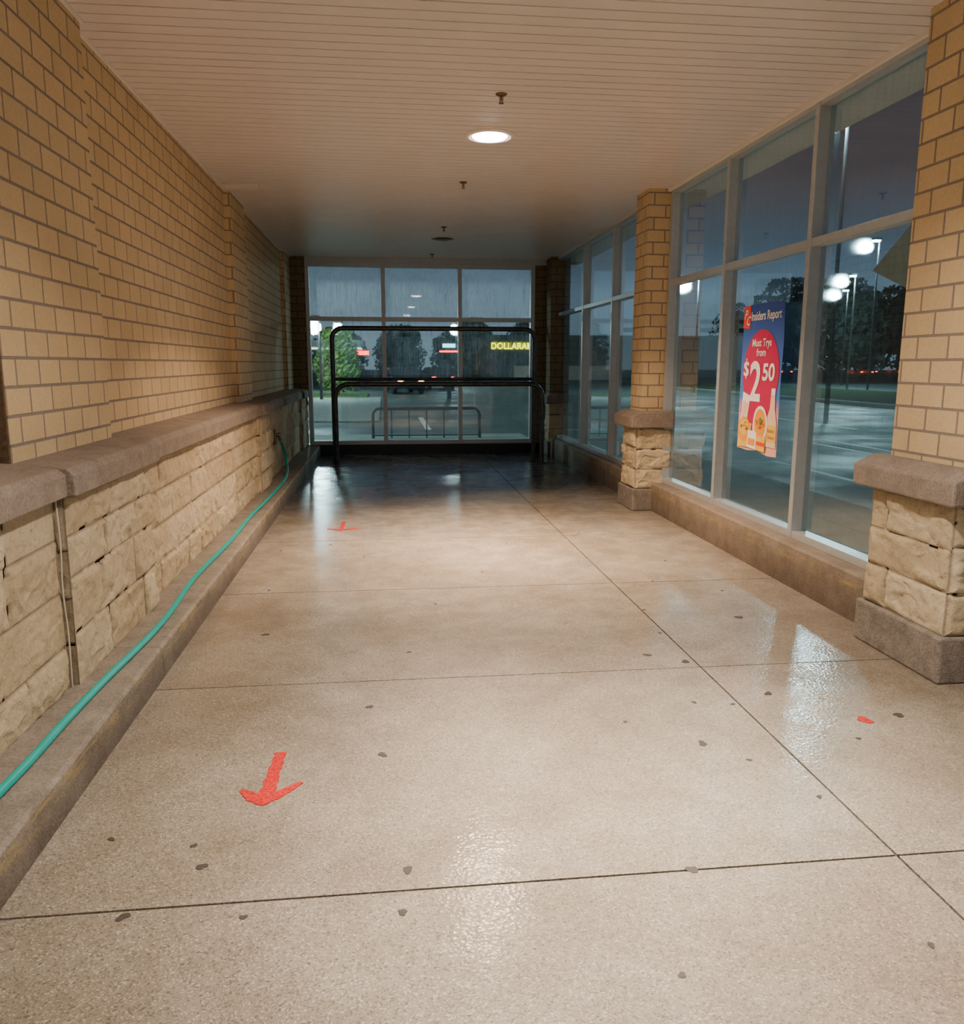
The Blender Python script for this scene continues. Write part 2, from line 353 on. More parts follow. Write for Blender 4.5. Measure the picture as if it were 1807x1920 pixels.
# ------------------------------------------------------------------ windows
def window(name,ax,pl,a0,a1,z0,z1,verts,rails,label,gm,w=.055,d=.12):
    mb=MB()
    def bx(u0,u1,zz0,zz1,dd=0):
        if ax==0: mb.box(pl-d/2-dd,pl+d/2+dd,u0,u1,zz0,zz1)
        else: mb.box(u0,u1,pl-d/2-dd,pl+d/2+dd,zz0,zz1)
    vv=[a0+w/2]+verts+[a1-w/2]
    for u in vv: bx(u-w/2,u+w/2,z0,z1)
    rr=[z0+w/2]+rails+[z1-w/2]
    for z in rr:
        for i in range(len(vv)-1): bx(vv[i]+w/2,vv[i+1]-w/2,z-w/2,z+w/2,-.004)
    o=tag(mb.obj(name,M_alu,bevel=.003),label,'window','structure')
    for i in range(len(vv)-1):
        for j in range(len(rr)-1):
            g=MB();u0,u1,q0,q1=vv[i]+w/2-.005,vv[i+1]-w/2+.005,rr[j]+w/2-.005,rr[j+1]-w/2+.005
            if ax==0: g.add([(pl+.02,u0,q0),(pl+.02,u0,q1),(pl+.02,u1,q1),(pl+.02,u1,q0)],[(0,1,2,3)])
            else: g.add([(u0,pl,q0),(u1,pl,q0),(u1,pl,q1),(u0,pl,q1)],[(0,1,2,3)])
            g.obj('glass_pane',gm,parent=o)
    return o
window('window_1',0,R,4.16,8.50,.30,ZC-.004,[5.61,7.07],[2.375],'aluminium storefront window bay with six panes and an advertising poster',M_glass)
window('window_2',0,R,8.95,14.1,.30,ZC-.004,[10.65,12.25],[2.375],'aluminium storefront window bay near the corridor end',M_glass)
window('window_3',0,R,-2.9,3.6,.30,ZC-.004,[-1.3,.3,1.95],[2.375],'aluminium storefront window bay',M_glass)
window('window_4',1,YF,-1.31,2.60,.165,ZC-.09,[-.005,1.30],[2.30],'end wall glazing with streaked condensation on the panes',M_glassd,w=.07)
mb=MB();mb.box(2.60,3.14,YF-.05,YF+.15,-.05,ZC)
tag(mb.obj('wall_far',M_brickd),'narrow shade-darkened brick pier closing the end wall beside the glazing','wall','structure')
mb=MB();mb.box(-1.55,3.1,YF-.06,YF+.2,ZC-.09,ZC+.02)
tag(mb.obj('trim_2',M_alu),'metal header above the end glazing','trim','structure')
mb=MB();mb.box(2.90,3.14,Y0,14.3,ZC-.03,ZC+.02)
tag(mb.obj('trim_3',M_white),'white metal trim between soffit and glazing head','trim','structure')
mb=MB();mb.box(3.05,3.5,Y0,YF+.4,ZC+.0,ZC+.5);mb.box(-1.9,3.5,YF+.2,YF+.6,ZC-.0,ZC+.5)
tag(mb.obj('trim_4',M_white),'exterior fascia of the canopy roof','trim','structure')
# ------------------------------------------------------------------ columns
def column(x0,ya,yb,xe,seed,label,zf=.235,zs=.89,zc=1.03,bx=.10,c=.05,bm=None):
    root=empty('brick_column',(x0+.2,(ya+yb)/2,0))
    mb=MB();mb.box(x0,xe,ya,yb,0,zf);mb.obj('concrete_footing',M_foot,parent=root,bevel=.012)
    s=.035
    mb=MB();mb.box(x0+s,xe,ya+s,yb-s,zf,zs);mb.obj('stone_core',M_cap,parent=root)
    stone_panel('stone_veneer',lambda u,z,h:(x0+s-h,ya+s+u,z),yb-ya-2*s,zf,zs,.009,seed,root,3,.034)
    stone_panel('stone_veneer',lambda u,z,h:(x0+s+u,ya+s-h,z),xe-x0-s,zf,zs,.009,seed+1,root,3,.034)
    mb=MB()
    mb.prism([(x0-c,zs),(xe,zs),(xe,zc+.03),(x0+.06,zc+.03),(x0-c,zc-.02)],lambda p_,q_,t:(p_,t,q_),ya-c,yb+c)
    mb.obj('stone_cap',M_cap,parent=root,bevel=.012)
    mb=MB();mb.box(x0+bx,xe,ya+bx,yb-bx*.6,zc,ZC+.005);mb.obj('brick_shaft',bm or M_brick,parent=root)
    tag(root,label,'column')
column(2.66,3.54,4.28,3.25,50,'tan brick column with split-stone base and concrete footing beside the glazing')
column(2.60,8.43,9.0,3.02,60,'tan brick column on split-stone base between two window bays')
column(2.76,13.95,14.42,3.12,70,'shade-darkened brick column in the dark corner beside the end glazing',bx=.03,c=.02,bm=M_brickd)
# ------------------------------------------------------------------ ceiling fixtures
def downlight(y,lit,label,power=0,col=(1,1,1),spread=125,beam=0,bs=75):
    c=(.85,y,ZC);root=empty('recessed_downlight',c)
    mb=MB();mb.lathe([(.160,-.0),(.166,-.014),(.185,-.016),(.2,-.006),(.2,.0)],c,48);mb.obj('trim_ring',M_white,c,root,True)
    mb=MB();mb.lathe([(.165,-.011),(.138,-.008)],c,48);mb.obj('reflector',M_refl if lit else M_off,c,root,True)
    mb=MB();mb.lathe([(.140,-.008),(.125,-.020),(.08,-.030),(.0001,-.034)],c,48)
    mb.obj('lens',M_lens if lit else M_off,c,root,True)
    tag(root,label,'ceiling light')
    if lit:
        for e,s_,z in ((power,spread,-.038),(beam,bs,-.040)):
            if not e: continue
            L=bpy.data.lights.new('lamp','AREA');L.shape='DISK';L.size=.24;L.energy=e;L.color=col;L.spread=radians(s_)
            o=bpy.data.objects.new('lamp_glow',L);COL.objects.link(o);o.parent=root;o.location=(0,0,z)
downlight(6.80,True,'unseen lit downlight added behind the camera to brighten the soffit',185,(1,.69,.46),118,80,70)
downlight(12.16,False,'unlit round recessed downlight in the dark soffit')
downlight(2.60,True,'unseen lit downlight added behind the camera to brighten the soffit',125,(1,.82,.66),135,45,60)
downlight(-1.9,True,'unseen lit downlight added behind the camera to brighten the soffit',170,(1,.82,.66),145)  # unseen fixture, added behind the camera for bounce fill
for y in (5.79,8.49,11.19,13.9):
    c=(.80,y,ZC);root=empty('fire_sprinkler',c)
    mb=MB();mb.lathe([(.0001,-.012),(.026,-.013),(.039,-.004),(.039,0.004)],c,24);mb.obj('escutcheon',M_brass,c,root,True)
    mb=MB();mb.tube([(c[0],y,ZC),(c[0],y,ZC-.045)],.006,10)
    mb.tube([(c[0]-.011,y,ZC-.02),(c[0]-.011,y,ZC-.045),(c[0],y,ZC-.057)],.0025,6);mb.tube([(c[0]+.011,y,ZC-.02),(c[0]+.011,y,ZC-.045),(c[0],y,ZC-.057)],.0025,6)
    mb.obj('sprinkler_head',M_brass,c,root)
    mb=MB();mb.lathe([(.0001,-.057),(.018,-.057),(.018,-.060),(.0001,-.060)],c,16);mb.obj('deflector',M_brass,c,root)
    tag(root,'small brass pendent fire sprinkler hanging from the soffit','sprinkler',group='ceiling sprinklers')
mb=MB();mb.box(-1.56,-1.22,8.80,8.98,ZC-.022,ZC+.01)
tag(mb.obj('ceiling_plate',M_white,(-1.4,8.9,ZC-.01),bevel=.004),'small white metal plate fixed to the soffit beside the brick','ceiling plate')
# ------------------------------------------------------------------ hose
hz=.180
pts=[(-1.27,1.9),(-1.28,2.3),(-1.27,2.62),(-1.262,2.85),(-1.262,3.21),(-1.25,3.63),(-1.235,3.9),(-1.22,4.25),(-1.222,4.63),(-1.25,5.14),(-1.255,5.62),(-1.235,6.38),(-1.245,7.65),(-1.225,8.46),(-1.215,9.73)]
path=[(x,y,hz) for x,y in pts]+[(-1.24,10.4,.20),(-1.28,10.75,.29),(-1.30,10.72,.45),(-1.31,10.57,.56),(-1.32,10.50,.60)]
mb=MB();mb.tube(path,.0165,12,smooth=8)
tag(mb.obj('garden_hose',M_hose,(-1.25,5,.18),smooth=True),'teal rubber garden hose lying along the concrete curb','garden hose')
root=empty('hose_bib',(-1.40,10.48,.62))
mb=MB();mb.box(-1.42,-1.36,10.38,10.58,.56,.74);mb.obj('mounting_plate',M_brass,(-1.40,10.48,.62),root,bevel=.006)
mb=MB();mb.tube([(-1.37,10.48,.66),(-1.33,10.48,.66),(-1.32,10.50,.62)],.018,10);mb.obj('spout',M_brass,(-1.40,10.48,.62),root)
mb=MB();mb.lathe([(.0001,.0),(.03,0),(.035,.01),(.0001,.012)],(-1.34,10.48,.69),16);mb.obj('valve_handle',M_brass,(-1.40,10.48,.62),root)
tag(root,'weathered brass wall faucet holding the end of the hose','faucet')
# ------------------------------------------------------------------ cart rails
def hoop(mb,x0,x1,y,z,r,rc=.16,zb=0):
    P=[(x0,y,zb),(x0,y,z-rc-.1)]
    for k in range(7): a=pi-(pi/2)*k/6;P.append((x0+rc+rc*cos(a),y,z-rc+rc*sin(a)))
    for k in range(7): a=pi/2-(pi/2)*k/6;P.append((x1-rc+rc*cos(a),y,z-rc+rc*sin(a)))
    P+=[(x1,y,z-rc-.1),(x1,y,zb)]
    mb.tube(P,r,14)
def rail(name,x0,x1,y,z,rc,label,mids=()):
    c=((x0+x1)/2,y,0);root=empty(name,c)
    mb=MB();hoop(mb,x0,x1,y,z,.037,rc);mb.obj('hoop',M_steel,c,root,True)
    for q in mids:
        mb=MB();mb.tube([(x0,y,q),(x1,y,q)],.026,12);mb.obj('mid_rail',M_steel,c,root,True)
    for x in (x0,x1):
        mb=MB();mb.box(x-.08,x+.08,y-.07,y+.07,0,.012);mb.obj('base_plate',M_steel,c,root)
    tag(root,label,'barrier rail')
rail('tall_pipe_rail',-.80,2.36,13.08,2.09,.16,'tall dark steel pipe hoop barrier across the corridor end',(1.315,))
rail('low_pipe_rail',-.76,2.44,12.80,1.245,.2,'low dark steel pipe hoop barrier standing before the taller one')
# ------------------------------------------------------------------ floor marks
def decal(name,polys,mat,loc,h=.002):
    mb=MB()
    for i,poly in enumerate(polys):
        n=len(poly);hh=h+.0007*i;mb.add([(x,y,hh) for x,y in poly]+[(x,y,.0) for x,y in poly],[tuple(range(n))]+[(i,i+n,(i+1)%n+n,(i+1)%n) for i in range(n)])
    return mb.obj(name,mat,loc)
def ccw(P):
    a=sum(P[i][0]*P[(i+1)%len(P)][1]-P[(i+1)%len(P)][0]*P[i][1] for i in range(len(P)))
    return P if a>0 else P[::-1]
def stroke(pts,ws,seed=0,n=14):
    P=[]
    for i in range(len(pts)-1):
        for k in range(n): P.append((Vector(pts[i]).lerp(Vector(pts[i+1]),k/n),ws[i]+(ws[i+1]-ws[i])*k/n))
    P.append((Vector(pts[-1]),ws[-1]));L=[];Rr=[]
    for i,(c,w) in enumerate(P):
        d=(P[min(i+1,len(P)-1)][0]-P[max(i-1,0)][0]).normalized();t=Vector((-d.y,d.x))
        a=1+.35*noise.noise(Vector((i*.45,seed,0)))+.2*noise.noise(Vector((i*1.7,seed,4)));b=1+.35*noise.noise(Vector((i*.45,seed,9)))+.2*noise.noise(Vector((i*1.7,seed,14)))
        L.append(tuple(c+t*w/2*a));Rr.append(tuple(c-t*w/2*b))
    return ccw(Rr+L[::-1])
ps_=[stroke([(-.447,3.175),(-.455,3.0),(-.462,2.80)],[.046,.046,.062],3.3),
     stroke([(-.452,2.795),(-.500,2.825),(-.556,2.885)],[.060,.060,.020],5.3),
     stroke([(-.478,2.790),(-.415,2.835),(-.342,2.920)],[.055,.042,.018],8.3)]
tag(decal('painted_arrow',ps_,M_red,(-.45,2.97,0)),'red spray-painted arrow on the concrete walkway','arrow marking')
ps_=[stroke([(-.435,8.16),(-.44,7.76)],[.034,.040],13.3),stroke([(-.43,7.73),(-.57,7.80)],[.06,.03],15.3),stroke([(-.45,7.73),(-.29,7.80)],[.06,.03],18.3)]
tag(decal('painted_arrow',ps_,M_red,(-.44,7.9,0)),'small red spray-painted arrow further along the walkway','arrow marking')
def blob(x,y,rx,ry,seed,rot=0):
    rnd=random.Random(seed);P=[]
    ph=[rnd.uniform(0,6.28) for _ in range(3)]
    for k in range(18):
        a=2*pi*k/18;r=1+.18*sin(2*a+ph[0])+.14*sin(3*a+ph[1])+.08*sin(5*a+ph[2])
        u,v=rx*r*cos(a),ry*r*sin(a);P.append((x+u*cos(rot)-v*sin(rot),y+u*sin(rot)+v*cos(rot)))
    return P
tag(decal('paint_splotch',[blob(2.08,3.2,.030,.033,5)],M_red,(2.08,3.2,0)),'small red paint splotch on the walkway','paint mark')
gum=[(-.72,4.69),(-.1,3.59),(-.04,3.11),(-.6,2.42),(.04,2.33),(.92,2.23),(.02,2.13),(-.77,2.2),(1.57,4.46),(1.38,4.11),(1.55,3.99),(2.16,4.7),(1.4,3.47),(1.79,3.53),(1.28,3.06),(1.95,3.03),(2.26,3.23),(1.44,1.83),(.73,1.8),(1.02,3.3),(-.65,2.54),(-.93,2.61),(1.41,2.9),(-.83,5.66),(1.03,6.96),(.37,7.75),(1.76,7.34),(1.62,4.92),(1.57,3.43),(-.43,2.16),(1.54,2.6),(-.2,6.6),(2.2,6.2),(1.9,5.6),(.3,5.2),(-.5,7.1),(.7,6.0),(-.9,6.9),(.1,4.3),(2.3,5.3)]
big={0:1.3,1:1.1,2:1.2,3:1.1,4:1.1,5:1.2,6:.9,7:1.1,9:1.3,11:1.6,13:1.3,14:1.35,16:1.5,10:1.4}
for i,(x,y) in enumerate(gum):
    s=big.get(i,.7)*.0142
    tag(decal('gum_spot',[blob(x,y,s*1.15,s*.95,i+100,i)],M_gum,(x,y,0),.0018),'flattened black gum spot on the concrete','gum spot',group='gum spots on the walkway')
# ------------------------------------------------------------------ poster
px=2.925;PY=6.60
def pfn(u,v,o):
    return (px-o+.0025*sin(v*7+u*4),PY-u,.86+v)
pc=Vector((px,PY-.35,.86))
root=empty('advertising_poster',pc)
def fold(bm):
    for k in range(1,24): bmesh.ops.bisect_plane(bm,geom=bm.verts[:]+bm.edges[:]+bm.faces[:],plane_co=(0,k*.05,0),plane_no=(0,1,0))
    for k in range(1,10): bmesh.ops.bisect_plane(bm,geom=bm.verts[:]+bm.edges[:]+bm.faces[:],plane_co=(k*.075,0,0),plane_no=(1,0,0))
    bmesh.ops.triangulate(bm,faces=bm.faces[:])
def ppoly(name,poly,mat,o,par=root):
    bm=bmesh.new();bm.faces.new([bm.verts.new((a,b,0)) for a,b in poly]);fold(bm)
    me=bpy.data.meshes.new(name)
    for v in bm.verts: v.co=Vector(pfn(v.co.x,v.co.y,o))-pc
    bm.to_mesh(me);bm.free();me.materials.append(mat)
    return link(me,name,pc,par)
def pm(n,c): return simple(n,c,.45,0,.06,14,.02)
m,nt,_,_2=newmat('poster_print_blue');s_=N(nt,'ShaderNodeSeparateXYZ');nt.links.new(pos(nt),s_.inputs[0])
prin(nt,ramp(nt,math_(nt,'MULTIPLY_ADD',s_.outputs[2],.8,-.69),[(0,(.75,.42,.36)),(.24,(.70,.36,.40)),(.34,(.08,.20,.60)),(1,(.03,.06,.36))]),.45);M_pb=m
M_mag=pm('print_magenta',(.52,.012,.09));M_pw=pm('print_white',(.85,.83,.82));M_or=pm('print_orange',(.80,.32,.03));M_ye=pm('print_yellow',(.80,.50,.07));M_rd=pm('print_red',(.75,.05,.02));M_pk=pm('print_peach',(.80,.55,.42));M_gr=pm('print_green',(.15,.30,.05));M_br=pm('print_brown',(.35,.14,.04))
sheet=[(0,0.01),(.18,0),(.36,.012),(.55,-.012),(.70,-.005),(.705,.3),(.70,.6),(.71,.9),(.70,1.15),(.35,1.16),(0,1.15),(.005,.8),(-.005,.4)]
ppoly('sheet',sheet,M_pb,0)
def ell(cx,cy,rx,ry,n=32): return [(cx+rx*cos(2*pi*k/n),cy+ry*sin(2*pi*k/n)) for k in range(n)]
ppoly('round_badge',ell(.36,.62,.31,.34),M_mag,.003)
ppoly('badge_base',[(.03,.30),(.12,.24),(.45,.20),(.66,.22),(.66,.40),(.62,.5),(.10,.5)],M_mag,.0035)
ppoly('emblem',[(.0,.98),(.125,.97),(.125,1.15),(.0,1.15)],M_rd,.003)
def text(s,u,v,size,mat,o=.0065,shear=0,par=root,name='lettering',bold=.0,align='LEFT',width=None):
    c=bpy.data.curves.new(name,'FONT');c.body=s;c.size=size;c.shear=shear;c.offset=bold;c.align_x=align;c.resolution_u=4
    ob=bpy.data.objects.new(name,c);COL.objects.link(ob)
    bpy.context.view_layer.update()
    me=bpy.data.meshes.new_from_object(ob.evaluated_get(bpy.context.evaluated_depsgraph_get()))
    bpy.data.objects.remove(ob)
    me.materials.clear();me.materials.append(mat)
    bm=bmesh.new();bm.from_mesh(me)
    if width:
        X=[q.co.x for q in bm.verts];k=width/(max(X)-min(X));x0=min(X)
        for q in bm.verts:q.co.x=(q.co.x-x0)*k
    for q in bm.verts: q.co=Vector((q.co.x+u,q.co.y+v,0))
    fold(bm)
    for q in bm.verts: q.co=Vector(pfn(q.co.x,q.co.y,o))-pc
    bm.to_mesh(me);bm.free()
    return link(me,name,pc,par)
text('P',.018,1.05,.10,M_pw,shear=.3,bold=.001);text('C',.055,1.0,.10,M_pw,shear=.3,bold=.001)
text('Insiders Report',.150,1.032,.098,M_pw,bold=.0014,width=.52)
text('Must Trys',.36,.83,.082,M_pw,align='CENTER',bold=.0014)
text('from',.36,.755,.082,M_pw,align='CENTER',bold=.0014)
text('S',.070,.600,.155,M_pw,bold=.004,width=.095)
ppoly('dollar_stroke',[(.110,.575),(.125,.575),(.125,.735),(.110,.735)],M_pw,.0068)
text('2',.190,.41,.43,M_pw,bold=.010,width=.20)
text('50',.41,.570,.18,M_pw,bold=.005,width=.20)
ppoly('snack_box',[(.04,.22),(.17,.26),(.22,.44),(.08,.47)],M_pw,.006)
ppoly('snack_box_label',[(.07,.26),(.16,.29),(.19,.38),(.09,.40)],M_pk,.0075)
ppoly('bottle',[(.52,.06),(.69,.06),(.695,.25),(.655,.35),(.645,.46),(.58,.46),(.57,.35),(.515,.26)],M_pk,.006)
ppoly('bottle_cap',[(.58,.46),(.645,.46),(.645,.51),(.58,.51)],M_pw,.0065)
ppoly('bottle_label',[(.53,.10),(.68,.10),(.685,.23),(.53,.23)],M_ye,.0075)
ppoly('food_bag',[(.02,.02),(.25,.03),(.26,.22),(.03,.24)],M_ye,.0080)
ppoly('noodle_bowl',ell(.13,.17,.115,.10),M_or,.009);ppoly('noodles',ell(.13,.185,.09,.065),M_ye,.0105)
ppoly('front_packet',[(.20,.03),(.36,.02),(.37,.16),(.21,.17)],M_pw,.0105)
ppoly('packet_label',[(.22,.05),(.34,.045),(.345,.10),(.225,.105)],M_or,.0115)
ppoly('plate',ell(.42,.23,.125,.14),M_pw,.0090);ppoly('food',ell(.42,.23,.10,.115),M_or,.0105);ppoly('garnish',ell(.43,.25,.03,.03,10),M_gr,.012)
ppoly('packet',[(.36,.02),(.52,.015),(.53,.13),(.37,.13)],M_ye,.012)
ppoly('packet_band',[(.37,.06),(.52,.055),(.522,.085),(.372,.09)],M_rd,.013)
rn=random.Random(11)
for i in range(22):
    a,b=[(.13,.185),(.42,.23)][i%2];t=rn.uniform(0,6.28);r=rn.uniform(.01,.07)
    ppoly('food_detail',ell(a+r*cos(t),b+r*sin(t)*.9,rn.uniform(.009,.02),rn.uniform(.006,.012),8),(M_br,M_rd,M_ye,M_gr)[i%4],.0135+.0003*i)
text('Butter',.55,.175,.045,M_br,.009);text('Chicken',.535,.125,.04,M_br,.009)
tag(root,'blue and magenta grocery poster taped inside the window glass','poster')
mb=MB();mb.add([(3.003,4.95,2.12),(3.004,4.60,2.34),(3.003,4.25,2.30),(3.004,4.25,1.80),(3.005,4.5,1.95),(3.008,4.6,2.1)],[(0,5,1),(1,5,2),(2,5,3),(3,5,4),(4,5,0)])
tag(mb.obj('torn_paper',simple('grey_paper',(.26,.30,.32),.7),(3.003,4.6,2.1)),'torn grey paper corner stuck on the outside of the glass','paper')
# ------------------------------------------------------------------ exterior
ZG=-.1
m,nt,_,_2=newmat('wet_asphalt');P=pos(nt);n1=noi(nt,P,.35,6,.65);n2=noi(nt,P,40,3)
prin(nt,mix(nt,.5,ramp(nt,n1,[(.3,(.070,.105,.105)),(.7,(.13,.18,.178))]),ramp(nt,n2,[(.3,(.5,.5,.5)),(.7,(1,1,1))]),'MULTIPLY'),ramp(nt,n1,[(.35,(.75,.75,.75)),(.6,(.48,.48,.48))]),n2,.3,.01,spec=.2);M_asph=m
M_walk=simple('pale_sidewalk',(.27,.31,.285),.8,0,.15,1.5,.1,.15);M_line=simple('white_road_paint',(.65,.70,.68),.6)
M_grass=simple('dark_turf',(.03,.06,.022),.95,0,.4,6,.5,.1);M_leaf=simple('bush_leaf',(.13,.26,.045),.6,0,.4,9);M_tree=simple('night_tree_foliage',(.026,.040,.036),.95,0,.4,3,.3,.05);M_bark=simple('bark',(.03,.025,.02),.9)
M_bld=simple('dark_building',(.03,.035,.04),.8)
mb=MB();mb.box(-120,220,-60,240,-.6,ZG)
tag(mb.obj('ground',M_asph),'wet dark asphalt parking lot','parking lot','structure')
mb=MB();mb.box(3.12,5.4,-10,16.8,ZG,ZG+.06);mb.box(-4,3.12,14.85,19.0,ZG,ZG+.06);mb.box(-16,-.2,24.05,40.9,ZG,ZG+.05)
tag(mb.obj('sidewalk',M_walk,(5,15,ZG),bevel=.02),'pale concrete sidewalk around the building','sidewalk','structure')
mb=MB();mb.box(19,19.48,20,60,ZG,ZG+.14)
tag(mb.obj('curb',M_walk,(19,36,ZG)),'pale curb edging the grass island in the parking lot','curb')
mb=MB();mb.box(19.5,29,20,59,ZG,ZG+.12)
tag(mb.obj('grass_island',M_grass,(25,36,ZG)),'dark grass island in the parking lot','grass','stuff')
for (x0,x1,y0_,y1_) in ((8.95,9.07,12.5,17.3),(9.6,9.72,12.5,17.2),(6.6,6.72,8,13.5),(8.95,13,17.3,17.42),(9.1,13,12.4,12.5),(4.5,9,20.5,20.65),(1,1.15,21,26),(12,12.12,20,30)):
    mb=MB();mb.box(x0,x1,y0_,y1_,ZG,ZG+.004);tag(mb.obj('parking_line',M_line,((x0+x1)/2,(y0_+y1_)/2,ZG)),'white painted parking line on asphalt','parking line',group='parking lines')
root=empty('bike_rack',(.88,18.0,ZG))
mb=MB();hoop(mb,-.28,2.04,18.0,.60,.035,.14,ZG+.05);mb.obj('frame',M_galv,(.88,18,ZG),root,True)
for i in range(5):
    x=.12+i*.38
    mb=MB();mb.tube([(x,18.0,.58),(x,18.0,.05),(x,18.03,ZG+.06)],.016,8);mb.obj('bar',M_galv,(x,18,.3),root)
mb=MB();mb.tube([(-.28,18,.02),(2.04,18,.02)],.015,8);mb.obj('lower_rail',M_galv,(.88,18,0),root)
tag(root,'low metal bike rack with vertical bars on the sidewalk','bike rack')
M_glow=emis('streetlamp_glow',(.70,.95,1),90)
def streetlamp(x,y,z,e,s=1):
    root=empty('street_lamp',(x,y,ZG))
    mb=MB();mb.tube([(x,y,ZG),(x,y,z+.1)],[.07,.045],10);mb.obj('pole',M_bld,(x,y,ZG),root)
    mb=MB();mb.box(x-.45*s,x+.05,y-.2*s,y+.2*s,z+.05,z+.18);mb.obj('lamp_head',M_bld,(x,y,z),root,bevel=.02)
    mb=MB();mb.box(x-.40*s,x-.02,y-.16*s,y+.16*s,z-.03,z+.05);mb.obj('lamp_lens',M_glow,(x,y,z),root)
    L=bpy.data.lights.new('light','POINT');L.energy=e;L.color=(.66,.95,.98);L.shadow_soft_size=.3
    o=bpy.data.objects.new('lamp_light',L);COL.objects.link(o);o.parent=root;o.location=(-.2,0,z-ZG-.35)
    tag(root,'tall street lamp with a bright cool light','street lamp',group='parking lot street lamps')
for a in ((29.5,48.1,8.8,2600,1.),(29.5,50.4,7.0,1600,.8),(36,62.4,7.2,1800,.9),(18,47,6.3,2200,.7),(12.6,22.5,8.4,1400),(-2.9,38.5,3.5,900),(-2.36,48,3.7,600),(5.3,62,4.3,600),(-6,18.6,6,2200)): streetlamp(*a)
def tree(x,y,h,w,seed,mat=M_tree):
    rnd=random.Random(seed);root=empty('tree',(x,y,ZG))
    mb=MB();mb.tube([(x,y,ZG),(x+.1,y,ZG+h*.35),(x,y,ZG+h*.8)],[.16,.12,.04],8);mb.obj('trunk',M_bark,(x,y,ZG),root)
    bm=bmesh.new()
    for i in range(9):
        t=rnd.uniform(.30,.80);a=rnd.uniform(0,6.28);r=w*.45*(1-((t-.5)/.62)**2);q=rnd.uniform(.32,.48)*w
        mt=Matrix.Translation((r*cos(a),r*sin(a),h*t-h*.6))@Matrix.Diagonal((q,q,q*.8,1))
        bmesh.ops.create_icosphere(bm,subdivisions=3,radius=1,matrix=mt)
    for v in bm.verts:
        v.co+=Vector((noise.noise(v.co*2.3),noise.noise(v.co*2.3+Vector((9,0,0))),noise.noise(v.co*2.3+Vector((0,9,0)))))*w*.22
    for i in range(1500):
        a=rnd.uniform(0,2*pi);t=rnd.uniform(.12,1);r=w*(1-((t-.50)/.62)**2)*rnd.random()**.35
        if r<0: continue
        c=Vector((r*cos(a),r*sin(a),h*t-h*.6));s=rnd.uniform(.04,.10)*w
        q=Vector((rnd.gauss(0,1),rnd.gauss(0,1),rnd.gauss(0,1))).normalized();p=q.orthogonal().normalized();b=q.cross(p)
        bm.faces.new([bm.verts.new(k) for k in (c-p*s,c-b*s*.6,c+p*s,c+b*s*.6)])
    me=bpy.data.meshes.new('foliage');bm.to_mesh(me);bm.free();me.materials.append(mat)
    link(me,'foliage',(x,y,ZG+h*.6),root)
    tag(root,'dark leafy tree silhouette beyond the parking lot','tree',group='trees beyond the parking lot')
for i,(x,y,h,w) in enumerate(((-9,64,5.2,2.6),(-3.6,66,4.4,2.4),(1.2,68,4.7,2.2),(5.6,68,4.4,2.0),(9.5,92,6.6,2.8),(15.8,94,6.2,2.8),(40,70,9,4.2),(49,66,8,4.2),(58.5,72,9,4.4),(70,66,8,4.4),(56,86,10,4.5),(45,90,11,5),(78,80,11,5),(37,86,8,2.6))): tree(x,y,h,w,i)
BX,BY=-2.35,42.5
rnd=random.Random(3);root=empty('bush',(BX,BY,ZG+.1))
mb=MB();mb.tube([(BX,BY,ZG+.11),(BX+.05,BY,1.6)],[.09,.05],6);mb.obj('stem',M_bark,(BX,BY,ZG),root)
mb=MB()
for i in range(3200):
    t=rnd.random();r=(1.25-.85*abs(t-.4))*sqrt(rnd.random());a=rnd.uniform(0,6.28)
    c=Vector((BX+r*cos(a),BY+r*sin(a),ZG+.35+3.0*t));s=rnd.uniform(.06,.13)
    q=Vector((rnd.gauss(0,1),rnd.gauss(0,1),rnd.gauss(0,1))).normalized();p=q.orthogonal().normalized();b=q.cross(p)
    mb.add([c-p*s,c-b*s*.5,c+p*s,c+b*s*.5],[(0,1,2,3)])
mb.obj('foliage',M_leaf,(BX,BY,1),root);tag(root,'green leafy shrub lit by a lamp outside the end window','shrub')
mb=MB();mb.box(-7,-.9,41,46.5,ZG,ZG+.1);tag(mb.obj('grass_patch',simple('lit_turf',(.09,.18,.045),.9,0,.4,6,.5,.1),(-3,44,ZG)),'grass patch around the shrub','grass','stuff')
M_sy=emis('yellow_sign',(.92,.95,.0),3.6);M_sc=emis('cyan_sign',(.3,.85,1),4);M_sr=emis('red_sign',(1,.07,.03),7);M_sw=emis('warm_light',(1,.50,.15),14);M_hw=emis('shop_light',(.75,.9,.85),2.5)
root=empty('shop_building',(16,74,ZG))
mb=MB();mb.box(8,34,71,82,ZG,4.0);mb.obj('facade',M_bld,(16,74,ZG),root)
c=bpy.data.curves.new('lettering','FONT');c.body='DOLLARAMA';c.size=.62;c.offset=.018;c.extrude=.03;c.space_character=1.08
ob=bpy.data.objects.new('t',c);COL.objects.link(ob);bpy.context.view_layer.update()
me=bpy.data.meshes.new_from_object(ob.evaluated_get(bpy.context.evaluated_depsgraph_get()));bpy.data.objects.remove(ob)
me.materials.clear();me.materials.append(M_sy)
xs_=[v.co.x for v in me.vertices];k=4.1/(max(xs_)-min(xs_))
for v in me.vertices: v.co=Vector((v.co.x*k,-v.co.z-.05,v.co.y*1.2))
link(me,'sign_lettering',(9.0,70.9,2.82),root)
mb=MB();mb.box(11,20,70.9,71,ZG+.3,1.4);mb.obj('shop_window',emis('dim_interior',(.3,.35,.3),.25),(15,71,.5),root)
tag(root,'dark shop building with glowing yellow sign lettering across the lot','building')
root=empty('fuel_station',(-2.2,50,ZG))
